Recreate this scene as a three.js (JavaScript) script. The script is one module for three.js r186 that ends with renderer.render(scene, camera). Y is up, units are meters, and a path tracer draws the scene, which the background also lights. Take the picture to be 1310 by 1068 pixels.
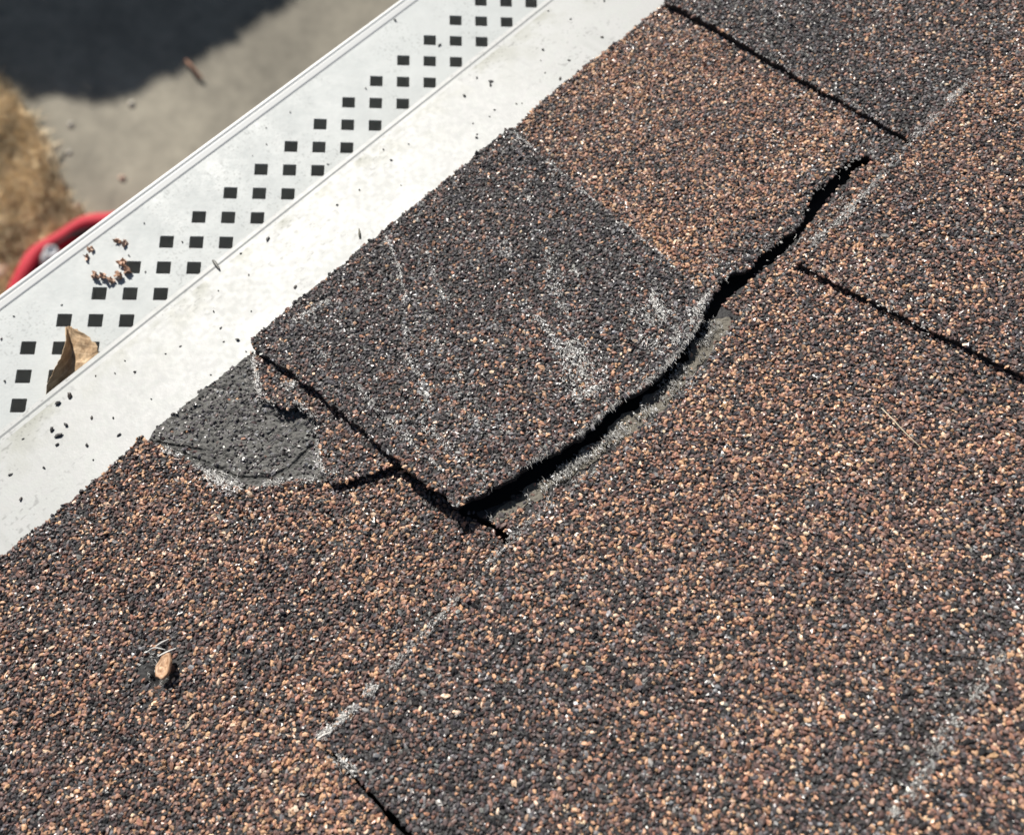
import * as THREE from 'three';
import { mergeGeometries, mergeVertices } from 'three/addons/utils/BufferGeometryUtils.js';

// ───────────────────────── camera, sky, sun, exposure ─────────────────────────
const scene = new THREE.Scene();
const RAD = Math.PI / 180;
const FPX = 1150, CX = 655, CY = 534;                       // focal length and centre of the survey picture
const camera = new THREE.PerspectiveCamera(2 * Math.atan(534 / FPX) / RAD, 1024 / 834, 0.02, 800);
const CR = new THREE.Vector3(0.6849901, 0.12468478, 0.71780378);
const CU = new THREE.Vector3(0.6672926, 0.28807661, -0.68682781);
const CF = new THREE.Vector3(0.29241945, -0.94945541, -0.1141284);
camera.position.set(-0.10410136, 0.3657997, 0.18360469);
camera.up.copy(CU);
camera.lookAt(camera.position.clone().add(CF));
camera.focus = 0.325;
camera.userData.fStop = 10.5;                               // a phone lens: about 3 mm of opening
scene.add(camera);

const SUN = new THREE.Vector3(0.24, 0.545, -0.80).normalize();
{                                                            // clear summer sky, paler towards the horizon and the sun
  const w = 256, h = 128, d = new Float32Array(w * h * 4), v = new THREE.Vector3();
  for (let j = 0; j < h; j++) for (let i = 0; i < w; i++) {
    const el = (j + 0.5) / h * Math.PI - Math.PI / 2, az = ((i + 0.5) / w - 0.5) * 2 * Math.PI;
    v.set(Math.cos(el) * Math.cos(az), Math.sin(el), Math.cos(el) * Math.sin(az));
    const t = Math.pow(Math.max(0, 1 - Math.max(0, v.y)), 3), g = Math.pow(Math.max(0, v.dot(SUN)), 6), q = (j * w + i) * 4;
    d[q] = 0.036 + 0.13 * t + 0.2 * g; d[q + 1] = 0.058 + 0.142 * t + 0.195 * g; d[q + 2] = 0.100 + 0.15 * t + 0.18 * g; d[q + 3] = 1;
    if (v.y < 0) { d[q] = 0.16; d[q + 1] = 0.15; d[q + 2] = 0.13; }
  }
  const t = new THREE.DataTexture(d, w, h, THREE.RGBAFormat, THREE.FloatType); t.mapping = THREE.EquirectangularReflectionMapping; t.magFilter = t.minFilter = THREE.LinearFilter; t.needsUpdate = true;
  scene.background = t; scene.environment = t;
}
const sun = new THREE.DirectionalLight(0xfff9f0, 5);
sun.position.copy(SUN.clone().multiplyScalar(8)); sun.castShadow = true; sun.shadow.radius = 1;
sun.shadow.mapSize.set(4096, 4096);
Object.assign(sun.shadow.camera, { left: -4, right: 4, top: 4, bottom: -4, near: 0.1, far: 20 });
scene.add(sun, sun.target);
const renderer = new THREE.WebGLRenderer({ antialias: true });
renderer.setSize(1024, 834);
renderer.toneMapping = THREE.LinearToneMapping;
renderer.toneMappingExposure = 1.5;
renderer.shadowMap.enabled = true;

// ───────────────────────── helpers ─────────────────────────
let seed = 20240611;
const rnd = () => { seed |= 0; seed = seed + 0x6D2B79F5 | 0; let t = Math.imul(seed ^ seed >>> 15, 1 | seed); t = t + Math.imul(t ^ t >>> 7, 61 | t) ^ t; return ((t ^ t >>> 14) >>> 0) / 4294967296; };
const gauss = () => (rnd() + rnd() + rnd() + rnd() - 2) * 1.0;
const mix = (a, b, t) => a + (b - a) * t;
const gq = x => Math.exp(-x * x);
const sm = (a, b, x) => { const t = Math.min(1, Math.max(0, (x - a) / (b - a))); return t * t * (3 - 2 * t); };
const h2 = (x, y, s) => { let n = Math.imul(x, 374761393) + Math.imul(y, 668265263) + Math.imul(s, 974634721) | 0; n = Math.imul(n ^ n >>> 13, 1274126177); return ((n ^ n >>> 16) >>> 0) / 4294967296; };
function vn(x, y, s = 1) {                                   // value noise 0..1
  const i = Math.floor(x), j = Math.floor(y), a = x - i, b = y - j, u = a * a * (3 - 2 * a), v = b * b * (3 - 2 * b);
  return mix(mix(h2(i, j, s), h2(i + 1, j, s), u), mix(h2(i, j + 1, s), h2(i + 1, j + 1, s), u), v);
}
const fbm = (x, y, s = 1) => (vn(x, y, s) + vn(x * 2.1, y * 2.1, s + 7) * 0.5 + vn(x * 4.3, y * 4.3, s + 13) * 0.25) / 1.75;
const used = {};
function nm(n) { const k = used[n] || 0; used[n] = k + 1; return k ? `${n}_${String(k).padStart(3, '0')}` : n; }
function tag(o, label, category, group) { o.userData.label = label; o.userData.category = category; if (group) o.userData.group = group; return o; }
function mesh(name, geo, mat, parent = scene) { const m = new THREE.Mesh(geo, mat); m.name = parent === scene ? nm(name) : name; m.castShadow = m.receiveShadow = true; parent.add(m); return m; }
function base(name, pos = [0, 0, 0]) { const g = new THREE.Group(); g.name = nm(name); g.position.set(...pos); scene.add(g); return g; }

// the place: x runs along the eave, y up, z up-slope; origin on the lip of the flashing. Roof pitch 18°, gutter cover 4°.
const PITCH = 18 * RAD, COVER = 4 * RAD;
const ray = (px, py) => CR.clone().multiplyScalar(px - CX).addScaledVector(CU, CY - py).addScaledVector(CF, FPX);
function onPlane(px, py, n, d) { const r = ray(px, py); return camera.position.clone().addScaledVector(r, (d - n.dot(camera.position)) / n.dot(r)); }
const RN = new THREE.Vector3(0, Math.cos(PITCH), -Math.sin(PITCH)), RU = new THREE.Vector3(0, Math.sin(PITCH), Math.cos(PITCH));
const DROP = 0.010;                                          // the gutter cover lies this far under the lip
const PN = new THREE.Vector3(0, Math.cos(COVER), -Math.sin(COVER)), PU = new THREE.Vector3(0, Math.sin(COVER), Math.cos(COVER));
const UPV = new THREE.Vector3(0, 1, 0), GROUND = -2.7;
const at = (px, py, h = 5) => { const p = onPlane(px, py, RN, h / 1000); return [p.x * 1000, p.dot(RU) * 1000]; };          // millimetres along / up the roof
const atP = (px, py, h = 0) => { const p = onPlane(px, py, PN, -DROP + h / 1000); return [p.x * 1000, p.dot(PU) * 1000]; }; // on the gutter cover
const atG = (px, py, y = GROUND) => onPlane(px, py, UPV, y);
const line = (pts, h) => pts.map(([x, y]) => at(x, y, typeof h === 'function' ? h(x, y) : h));

// ───────────────────────── materials ─────────────────────────
function std(rgb, rough, extra = {}) { const m = new THREE.MeshStandardMaterial({ roughness: rough, metalness: 0, ...extra }); m.color.setRGB(...rgb); return m; }
function texture(n, fn, metres, srgb = true) {                 // tiling texture from fn(u, v) -> [r, g, b] 0..1 sRGB
  const d = new Uint8Array(n * n * 4);
  for (let j = 0; j < n; j++) for (let i = 0; i < n; i++) { const c = fn(i / n, j / n); for (let k = 0; k < 3; k++) d[(j * n + i) * 4 + k] = Math.max(0, Math.min(255, c[k] * 255)); d[(j * n + i) * 4 + 3] = 255; }
  const t = new THREE.DataTexture(d, n, n); t.wrapS = t.wrapT = THREE.MirroredRepeatWrapping; t.magFilter = THREE.LinearFilter; t.minFilter = THREE.LinearMipmapLinearFilter; t.generateMipmaps = true;
  if (srgb) t.colorSpace = THREE.SRGBColorSpace; t.repeat.set(1 / metres, 1 / metres); t.needsUpdate = true; return t;
}
const asphaltBump = texture(512, (u, v) => { const a = fbm(u * 90, v * 90, 3) * 0.6 + vn(u * 200, v * 200, 9) * 0.4; return [a, a, a]; }, 0.12, false);
const M = {
  asphalt: std([0.016, 0.016, 0.017], 0.75, { bumpMap: asphaltBump, bumpScale: 0.0006 }),
  asphaltEdge: std([0.02, 0.02, 0.021], 0.8),
  starter: std([0.042, 0.043, 0.041], 0.85, { bumpMap: asphaltBump, bumpScale: 0.0012 }),
  bareMat: std([0.07, 0.07, 0.066], 0.72, { bumpMap: asphaltBump, bumpScale: 0.0007 }),
  grit: std([1, 1, 1], 0.62),
  gritShiny: std([1, 1, 1], 0.34),
  fibre: std([1, 1, 1], 0.45),
  fibreMat: std([0.13, 0.12, 0.1], 0.95, { bumpMap: asphaltBump, bumpScale: 0.001 }),
};

// ───────────────────────── shingle mats: a ragged outline turned into a thick, cut sheet ─────────────────────────
function outline(poly) {
  let x0 = 1e9, x1 = -1e9, y0 = 1e9, y1 = -1e9;
  for (const [x, y] of poly) { x0 = Math.min(x0, x); x1 = Math.max(x1, x); y0 = Math.min(y0, y); y1 = Math.max(y1, y); }
  const n = poly.length;
  const sd = (x, y) => {
    let d = 1e18, s = false;
    for (let i = 0, j = n - 1; i < n; j = i++) {
      const [ax, ay] = poly[i], [bx, by] = poly[j], ex = bx - ax, ey = by - ay, wx = x - ax, wy = y - ay;
      const t = Math.min(1, Math.max(0, (wx * ex + wy * ey) / (ex * ex + ey * ey + 1e-12))), dx = wx - ex * t, dy = wy - ey * t, q = dx * dx + dy * dy;
      if (q < d) d = q;
      if ((ay > y) !== (by > y) && x < (bx - ax) * (y - ay) / (by - ay) + ax) s = !s;
    }
    return s ? Math.sqrt(d) : -Math.sqrt(d);
  };
  return { x0, x1, y0, y1, sd, poly };
}
let ragSeed = 11;
function ragged(poly, amp = 0.7, amp2 = 0.35) {
  const o = outline(poly), s = ragSeed += 3, f = o.sd;
  o.sd = (x, y) => f(x, y) + (vn(x / 6, y / 6, s) - 0.5) * 2 * amp + (vn(x / 1.7, y / 1.7, s + 1) - 0.5) * 2 * amp2;
  return o;
}
function sheet(o, top, thick, cell = 2, lump = 0.25) {
  const pos = [], nor = [], uv = [], s = 77;
  const H = (x, y) => top(x, y) + (vn(x / 2.3, y / 2.3, s) - 0.5) * lump;
  const N = (x, y) => { const e = 0.5, a = (H(x + e, y) - H(x - e, y)) / (2 * e), b = (H(x, y + e) - H(x, y - e)) / (2 * e), l = Math.hypot(a, b, 1); return [-a / l, 1 / l, -b / l]; };
  const put = (x, h, y, n) => { pos.push(x / 1000, h / 1000, y / 1000); nor.push(...n); uv.push(x / 1000 + h / 1000, y / 1000 + h / 900); };
  const nx = Math.ceil((o.x1 - o.x0 + 4) / cell), ny = Math.ceil((o.y1 - o.y0 + 4) / cell), X = i => o.x0 - 2 + i * cell, Y = j => o.y0 - 2 + j * cell;
  let prev = null;
  for (let j = 0; j <= ny; j++) {
    const row = []; for (let i = 0; i <= nx; i++) row.push(o.sd(X(i), Y(j)));
    if (prev) for (let i = 0; i < nx; i++) {
      const c = [[X(i), Y(j - 1), prev[i]], [X(i + 1), Y(j - 1), prev[i + 1]], [X(i + 1), Y(j), row[i + 1]], [X(i), Y(j), row[i]]];
      const out = [];
      for (let k = 0; k < 4; k++) {
        const a = c[k], b = c[(k + 1) % 4];
        if (a[2] > 0) out.push([a[0], a[1], 0]);
        if (a[2] > 0 !== b[2] > 0) { const t = a[2] / (a[2] - b[2]); out.push([mix(a[0], b[0], t), mix(a[1], b[1], t), a[2] > 0 ? 1 : 2]); }
      }
      if (out.length < 3) continue;
      for (let k = 1; k < out.length - 1; k++) {
        const t = [out[0], out[k + 1], out[k]];
        for (const p of t) put(p[0], H(p[0], p[1]), p[1], N(p[0], p[1]));
        for (const p of [t[0], t[2], t[1]]) put(p[0], H(p[0], p[1]) - thick, p[1], [0, -1, 0]);
      }
      for (let k = 0; k < out.length; k++) {
        const a = out[k], b = out[(k + 1) % out.length];
        if (a[2] !== 1 || b[2] !== 2) continue;                // the cut edge: leave at a, come back at b
        const dx = b[0] - a[0], dy = b[1] - a[1], l = Math.hypot(dx, dy) || 1, n = [dy / l, 0, -dx / l];
        const ha = H(a[0], a[1]), hb = H(b[0], b[1]);
        for (const [p, h] of [[a, ha], [b, hb], [b, hb - thick], [a, ha], [b, hb - thick], [a, ha - thick]]) put(p[0], h, p[1], n);
      }
    }
    prev = row;
  }
  const g = new THREE.BufferGeometry();
  g.setAttribute('position', new THREE.Float32BufferAttribute(pos, 3)); g.setAttribute('normal', new THREE.Float32BufferAttribute(nor, 3)); g.setAttribute('uv', new THREE.Float32BufferAttribute(uv, 2));
  return g;
}

// granules: crushed-stone chips, a few shapes, thousands of copies
function chip(s, flat) {
  const g = mergeVertices((s % 2 ? new THREE.IcosahedronGeometry(0.5, 0) : new THREE.DodecahedronGeometry(0.5, 0)).deleteAttribute('normal').deleteAttribute('uv')), p = g.attributes.position;
  const cuts = [0, 1, 2, 3].map(q => new THREE.Vector3(h2(q, s, 31) - 0.5, h2(q, s, 32) - 0.35, h2(q, s, 33) - 0.5).normalize().multiplyScalar(1)), v = new THREE.Vector3();
  for (let i = 0; i < p.count; i++) { v.fromBufferAttribute(p, i); for (const c of cuts) { const d = v.dot(c) - 0.3; if (d > 0) v.addScaledVector(c, -d); } p.setXYZ(i, v.x, v.y, v.z); }   // broken faces
  for (let i = 0; i < p.count; i++) { const k = 0.78 + 0.5 * h2(i, s, 5); p.setXYZ(i, p.getX(i) * k * (1.08 + 0.35 * h2(s, 2, 2)), p.getY(i) * k * flat, p.getZ(i) * k * (0.72 + 0.3 * h2(s, 1, 3))); }
  const f = g.toNonIndexed(); f.computeVertexNormals(); return f;
}
const chips = [chip(3, 0.8), chip(8, 0.68), chip(15, 0.86), chip(23, 0.75), chip(38, 0.8)];
const PAL = {
  black: [0.026, 0.0245, 0.026], coal: [0.070, 0.064, 0.068], dark: [0.096, 0.064, 0.060], brown: [0.172, 0.104, 0.085],
  rust: [0.285, 0.150, 0.103], tan: [0.45, 0.272, 0.168], pale: [0.60, 0.45, 0.33], grey: [0.19, 0.187, 0.188], white: [0.78, 0.77, 0.74],
};
const KEYS = Object.keys(PAL);
const MIX = {
  warm: [21, 11, 21, 16, 15, 13, 2.6, 2, 0.4], mid: [26, 16, 24, 15, 10, 8, 1.5, 3, 0.5], dark: [35, 36, 14, 5, 1.6, 0.8, 0.3, 9, 1.1],
  orange: [11, 6, 16, 19, 24, 21, 3.6, 1.5, 0.5], bare: [24, 50, 4, 0.6, 0.3, 0.3, 0.2, 34, 0.8],
};
const blend = (a, b, t) => a.map((v, i) => mix(v, b[i], t));
const V = new THREE.Vector3(), Q = new THREE.Quaternion(), S = new THREE.Vector3(), MX = new THREE.Matrix4(), EU = new THREE.Euler(), C = new THREE.Color();
const FIELD = { x0: -262, x1: 345, y0: 40, y1: 395 };          // granules are laid as far as anyone near could see
function grains(parent, o, top, mixAt, { keep = () => 1, size = 1, pitch = 0.97, sink = 0.03, name = 'granules', edge = -0.35 } = {}) {
  const lists = chips.map(() => []);
  const x0 = Math.max(o.x0 - 1, FIELD.x0), x1 = Math.min(o.x1 + 1, FIELD.x1), y0 = Math.max(o.y0 - 1, FIELD.y0), y1 = Math.min(o.y1 + 1, FIELD.y1);
  for (let y = y0; y < y1; y += pitch) for (let x = x0; x < x1; x += pitch) {
    const e = x + rnd() * pitch * 1.3, u = y + rnd() * pitch * 1.3;
    if (o.sd(e, u) < edge || rnd() > keep(e, u)) continue;
    const w = mixAt(e, u); let t = 0; for (const v of w) t += v; t *= rnd();
    let k = 0; while (k < w.length - 1 && (t -= w[k]) > 0) k++;
    const c = PAL[KEYS[k]], b = 0.72 + rnd() * 0.6, d = (0.92 + rnd() * 0.88 + (rnd() < 0.08 ? 0.5 : 0)) * size * (k >= 8 ? 0.62 : 1);
    const h = top(e, u) + d * (sink + rnd() * 0.2);
    MX.compose(V.set(e / 1000, h / 1000, u / 1000), Q.setFromEuler(EU.set(gauss() * 0.85, rnd() * 6.283, gauss() * 0.85)), S.setScalar(d / 1000));
    lists[Math.floor(rnd() * chips.length)].push([MX.clone(), c[0] * b * (0.94 + rnd() * 0.12), c[1] * b, c[2] * b * (0.92 + rnd() * 0.16)]);
  }
  lists.forEach((l, i) => {
    if (!l.length) return;
    const m = new THREE.InstancedMesh(chips[i], i > 2 ? M.gritShiny : M.grit, l.length);
    l.forEach(([a, r, g, b], k) => { m.setMatrixAt(k, a); m.setColorAt(k, C.setRGB(r, g, b)); });
    m.name = name; m.userData.kind = 'stuff'; m.castShadow = m.receiveShadow = true; parent.add(m);
  });
}
// glass fibres pulled out of the mat
const hair = (() => { const g = new THREE.TubeGeometry(new THREE.QuadraticBezierCurve3(new THREE.Vector3(-0.5, 0, 0), new THREE.Vector3(0.05, 0.22, 0.08), new THREE.Vector3(0.5, 0.02, 0)), 4, 0.5, 3); const p = g.attributes.position; 
  const c = new THREE.QuadraticBezierCurve3(new THREE.Vector3(-0.5, 0, 0), new THREE.Vector3(0.05, 0.22, 0.08), new THREE.Vector3(0.5, 0.02, 0)), q = new THREE.Vector3();
  for (let i = 0; i < p.count; i++) { c.getPoint(Math.floor(i / 4) / 4, q); p.setXYZ(i, q.x + (p.getX(i) - q.x) * 0.04, q.y + (p.getY(i) - q.y) * 0.04, q.z + (p.getZ(i) - q.z) * 0.04); } return g; })();
function fibres(parent, list, name = 'glass_fibres', crumbs = true) {          // [e, u, h, heading, length, tilt, brightness]
  const m = new THREE.InstancedMesh(hair, M.fibre, list.length);
  list.forEach(([e, u, h, a, len, tilt, b, w = 1], k) => {
    MX.compose(V.set(e / 1000, h / 1000, u / 1000), Q.setFromEuler(EU.set(gauss() * 0.8, a, tilt, 'YXZ')), S.set(len / 1000, len / 1000 * (0.5 + rnd()) , len / 1000).multiply(new THREE.Vector3(1, 1, 1)));
    S.set(len / 1000, 0.0028 * w * (0.8 + rnd() * 0.7), 0.0028 * w * (0.8 + rnd() * 0.7));
    MX.compose(V, Q, S);
    m.setMatrixAt(k, MX); m.setColorAt(k, C.setRGB(b, b * 0.985, b * 0.95));
  });
  m.name = name; m.userData.kind = 'stuff'; m.castShadow = m.receiveShadow = true; parent.add(m);
  if (!crumbs) return m;
  const dust = list.filter(() => rnd() < 0.55), c = new THREE.InstancedMesh(chips[0], M.fibre, dust.length);   // crumbs of limestone filler along the breaks
  dust.forEach(([e, u, h, a, len, tilt, b], k) => { MX.compose(V.set((e + gauss() * 0.5) / 1000, (h - 0.1) / 1000, (u + gauss() * 0.5) / 1000), Q.setFromEuler(EU.set(rnd() * 6, rnd() * 6, rnd() * 6)), S.setScalar((0.3 + rnd() * rnd() * 0.9) / 1000)); c.setMatrixAt(k, MX); c.setColorAt(k, C.setRGB(...[b, b, b * 0.97].map(v => Math.min(0.9, v * 1.15)))); });
  c.name = 'filler_crumbs'; c.userData.kind = 'stuff'; c.castShadow = c.receiveShadow = true; parent.add(c); return m;
}
let clip = null;
// scatter fibres along a pixel polyline laid on the roof: [pts, half-width mm, count, brightness, length]
function strand(list, pts, h, top, spread, count, bright, len, heading = null, lift = 0.5, gate = 0.42) {
  const q = line(pts, h); const seg = []; let L = 0;
  for (let i = 1; i < q.length; i++) { const l = Math.hypot(q[i][0] - q[i - 1][0], q[i][1] - q[i - 1][1]); seg.push([L, l, i]); L += l; }
  const id = Math.floor(q[0][0] * 7 + q[0][1] * 13); len *= 0.72; count *= 0.62; bright = Math.min(0.95, bright * 1.35);
  for (let k = 0; k < count; k++) {
    const s = rnd() * L, [s0, l, i] = seg.find(([a, b]) => s <= a + b) || seg[seg.length - 1], t = (s - s0) / l;
    const dx = (q[i][0] - q[i - 1][0]) / l, dy = (q[i][1] - q[i - 1][1]) / l, off = gauss() * spread * (0.6 + 1.3 * vn(s / 9, 2, id));
    if (vn(s / 3.2, 5, id) * 0.6 + vn(s / 9, 8, id) * 0.6 < gate + rnd() * 0.25) continue;
    const e = mix(q[i - 1][0], q[i][0], t) - dy * off, u = mix(q[i - 1][1], q[i][1], t) + dx * off;
    if (clip && clip.sd(e, u) < 0.1) continue;
    const a = heading === null ? Math.atan2(-dy, dx) + gauss() * 0.9 : heading + gauss() * 0.75;
    list.push([e, u, top(e, u) + 0.5 + rnd() * 1.0, a, len * (0.3 + rnd() * rnd() * 1.5), gauss() * lift, bright * (0.55 + rnd() * 0.6)]);
  }
}
const near = (pts, h) => { const o = line(pts, h); return (x, y) => { let d = 1e9; for (let i = 1; i < o.length; i++) { const [ax, ay] = o[i - 1], ex = o[i][0] - ax, ey = o[i][1] - ay, t = Math.min(1, Math.max(0, ((x - ax) * ex + (y - ay) * ey) / (ex * ex + ey * ey))); d = Math.min(d, Math.hypot(x - ax - ex * t, y - ay - ey * t)); } return d; }; };

// ───────────────────────── roof ─────────────────────────
const roof = base('shingle_roof');
roof.rotation.x = -PITCH;
tag(roof, 'weathered brown and black asphalt shingle roof slope filling the lower right of the view', 'roof');
const E0 = -420, E1 = 560, U1 = 520;
const bx = (x0, x1, y0, y1, z0, z1) => { const g = new THREE.BoxGeometry((x1 - x0) / 1000, (y1 - y0) / 1000, (z1 - z0) / 1000); g.translate((x0 + x1) / 2000, (y0 + y1) / 2000, (z0 + z1) / 2000); return g; };
mesh('roof_deck', bx(E0, E1, -14, -1.2, 30, 900), std([0.022, 0.021, 0.02], 0.9), roof);
mesh('fascia_board', bx(E0, E1, -190, -15, 26, 46), std([0.6, 0.6, 0.58], 0.6), roof);
const L0 = 2.2, L1 = 4.6, L2 = 7.0, C2A = 7.2, C2B = 10.6, C2C = 13.2, C3 = 14.6;   // heights of the laps, mm
const flat = h => () => h;
const eaveU = (x) => at(x, 712 - 0.8376 * x, L1)[1];
const tone = (a, b, s, f = 38) => (e, u) => { const t = sm(0.32, 0.68, fbm(e / f, u / f, s)); return blend(MIX[a], MIX[b], t); };

// starter strip, seen through the hole at the eave
{
  const o = ragged([[E0, 57], [-40, 57.5], [100, 57], [E1, 57], [E1, 150], [E0, 150]], 0.5, 0.3);
  const top = flat(L0), m = mesh('starter_strip', sheet(o, top, 2.0, 3, 0.4), M.starter, roof);
  const hole = ragged(line([[196, 552], [260, 500], [325, 452], [332, 470], [334, 500], [345, 508], [380, 520], [405, 532], [414, 560], [416, 590], [424, 620], [380, 628], [310, 634], [280, 622], [240, 598], [200, 576], [188, 566]], L0), 0.3, 0.3);
  const crack = [near([[205, 575], [232, 582], [262, 592], [283, 603], [305, 612], [345, 612], [375, 596], [398, 572]], L0), near([[190, 565], [228, 572], [262, 578]], L0)];
  const bareTop = (e, u) => { const d = Math.min(crack[0](e, u), crack[1](e, u) * 1.3), r = fbm(e / 3.2, u / 3.2, 23), q = vn(e / 1.5, u / 1.5, 24); return L0 + 0.3 + 1.8 * (r - 0.5) + 0.8 * Math.abs(q - 0.5) * 2 - 1.7 * Math.exp(-((d / 0.55) ** 2)); };
  mesh('exposed_asphalt', sheet(hole, bareTop, 1.2, 0.42, 0.45), M.bareMat, m);
  grains(m, hole, bareTop, () => MIX.bare, { keep: (e, u) => 0.45 + 0.4 * sm(0.4, 0.7, vn(e / 9, u / 9, 25)) - 0.5 * gq(Math.min(crack[0](e, u), crack[1](e, u)) / 0.9), size: 1.02, sink: -0.24 });
}
// course one, left of the damage
const nailAt = at(213, 857, L1 + 2);
const tornLeft = [[178, 560], [188, 564], [205, 571], [222, 578], [240, 590], [258, 602], [277, 615], [292, 624], [312, 627], [345, 621], [378, 616], [400, 617], [420, 614], [440, 616], [462, 611], [485, 604], [505, 601], [530, 612], [560, 632], [585, 655], [622, 676], [655, 702]];
{
  const eaveL = [[0, 716], [40, 682], [80, 650], [120, 617], [160, 580]].map(([x, y]) => at(x, y, L1));
  const o = ragged([[E0, 54], ...eaveL, ...line(tornLeft, L1), [at(655, 702, L1)[0] - 0.6, 205], [E0, 205]], 0.55, 0.4);
  const top = (e, u) => L1 + Math.max(0, 1.2 - Math.hypot(e - nailAt[0], u - nailAt[1]) / 12) - 4.6 * Math.exp(-(((e - nailAt[0] + 3.2) / 3.0) ** 2 + ((u - nailAt[1] + 0.5) / 3.2) ** 2));
  const m = mesh('shingle', sheet(o, top, 2.3, 1.25), M.asphalt, roof);
  const tn = tone('warm', 'mid', 5), pit = at(198, 850, L1), scuff = at(520, 700, L1), corner = at(70, 660, L1);
  grains(m, o, top, (e, u) => {
    let w = tn(e, u); w = blend(w, MIX.dark, 0.9 * Math.exp(-(((e - pit[0]) / 13) ** 2 + ((u - pit[1]) / 9) ** 2)));
    w = blend(w, MIX.dark, 0.5 * sm(-185, -235, e)); w = blend(w, MIX.dark, 0.7 * gq(Math.hypot(e - corner[0], u - corner[1]) / 14)); return w;
  }, { keep: (e, u) => 1 - 0.97 * Math.exp(-(((e - pit[0]) / 7) ** 2 + ((u - pit[1]) / 5) ** 2)) - 0.9 * gq(Math.hypot(e - nailAt[0], u - nailAt[1]) / 5) });
  const f = [], T = top;
  strand(f, [[200, 568], [232, 585], [262, 604], [282, 618], [308, 625], [350, 619], [385, 615], [418, 613]], L1, T, 0.9, 430, 0.55, 3.0, null, 0.5, 0.5);
  strand(f, [[262, 606], [285, 620], [310, 627]], L1, T, 1.8, 330, 0.75, 3.2, null, 0.6, 0.38);
  strand(f, [[165, 840], [190, 838], [205, 850], [200, 880]], L1, T, 3.5, 150, 0.4, 2.2);
  strand(f, [[600, 770], [560, 800], [520, 850], [481, 877]], L1, T, 2, 90, 0.5, 2.5);
  fibres(m, f);
}
// what stays of the torn course under course two, with bare mat along its ragged lower edge
const stubEdge = [[588, 650], [610, 652], [640, 640], [680, 612], [722, 585], [760, 556], [800, 524], [835, 496], [862, 466], [885, 436], [903, 406], [915, 388], [945, 360], [985, 328], [1020, 296], [1042, 268], [1066, 240], [1095, 212], [1112, 203]];
{
  const stubLow = stubEdge.map(([x, y], i) => { const k = i < 3 ? 0.6 : i < 11 ? 1.25 : i < 15 ? 0.95 : 0.75; return [x + 6 * k, y + 7 * k]; });
  const o = ragged([...line(stubLow, L1), at(1112, 203, L1), [at(1112, 203, L1)[0], 205], [at(657, 702, L1)[0] + 2.2, 205], at(663, 698, L1), at(635, 670, L1)], 0.6, 0.5);
  const top = flat(L1 + 0.9), m = mesh('shingle_stub', sheet(o, top, 2.3, 1.6), M.asphalt, roof);
  const edge = near(stubLow, L1);
  const eA = at(600, 660, L1)[0], eB = at(935, 400, L1)[0];
  grains(m, o, top, tone('mid', 'warm', 8), { keep: (e, u) => e < eB && e > eA - 4 ? (edge(e, u) < 6.5 + 5 * (vn(e / 5, u / 5, 4) - 0.5) ? 0.1 : 1) : (edge(e, u) < 1.5 ? 0.5 : 1) });
  const band = outline([...line([[616, 655], [640, 640], [680, 612], [722, 585], [760, 556], [800, 524], [835, 496], [862, 466], [885, 436], [903, 406], [930, 395]].map(([x, y]) => [x + 6, y + 7]), L1), ...line([[936, 418], [912, 450], [878, 494], [850, 520], [810, 556], [768, 583], [730, 611], [696, 634], [660, 656], [634, 670]], L1)]);
  const rb = ragged(band.poly, 2.2, 1.2);
  const mat = mesh('bare_fibre_mat', sheet(rb, flat(L1 + 1.25), 0.4, 1.4, 0.35), M.fibreMat, m);
  const f = [], T = flat(L1 + 1.3);
  strand(f, [[626, 668], [660, 648], [700, 622], [742, 592], [790, 556], [838, 520], [868, 484], [895, 446], [918, 412]], L1, T, 2.2, 2000, 0.34, 3.2, 1.2, 0.35);
  strand(f, [[690, 630], [742, 596], [790, 560], [838, 524]], L1, T, 1.5, 420, 0.6, 3.2, 1.2, 0.4);
  strand(f, [[1000, 330], [1040, 300], [1075, 268], [1112, 243]], L1, T, 2.0, 120, 0.5, 3);
  fibres(m, f);
}
// neighbouring tab at the top right of course one
{
  const edgeTop = [[850, 2], [885, 20], [930, 45], [985, 78], [1030, 105], [1075, 130], [1120, 155], [1166, 181]];
  const jx = at(1166, 181, L2)[0];
  const under = ragged([[at(1112, 203, L1)[0] + 0.8, 205], at(1112, 203, L1), at(1165, 182, L1), at(850, 4, L1), [E1, 54.5], [E1, 205]], 0.4, 0.3);
  const mu = mesh('shingle', sheet(under, flat(L1), 2.3, 3), M.asphalt, roof);
  const o = ragged([...line(edgeTop, L2), [jx, 205], [E1, 205], [E1, 54], at(862, -8, L2)], 0.5, 0.3);
  const top = flat(L2 + 0.8), m = mesh('shingle', sheet(o, top, 2.9, 2), M.asphalt, roof);
  const tn = tone('dark', 'mid', 21);
  grains(m, o, top, (e, u) => blend(tn(e, u), MIX.dark, 0.45));
  const f = []; strand(f, edgeTop, L2, top, 0.8, 260, 0.42, 2.6); fibres(m, f);
}
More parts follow.
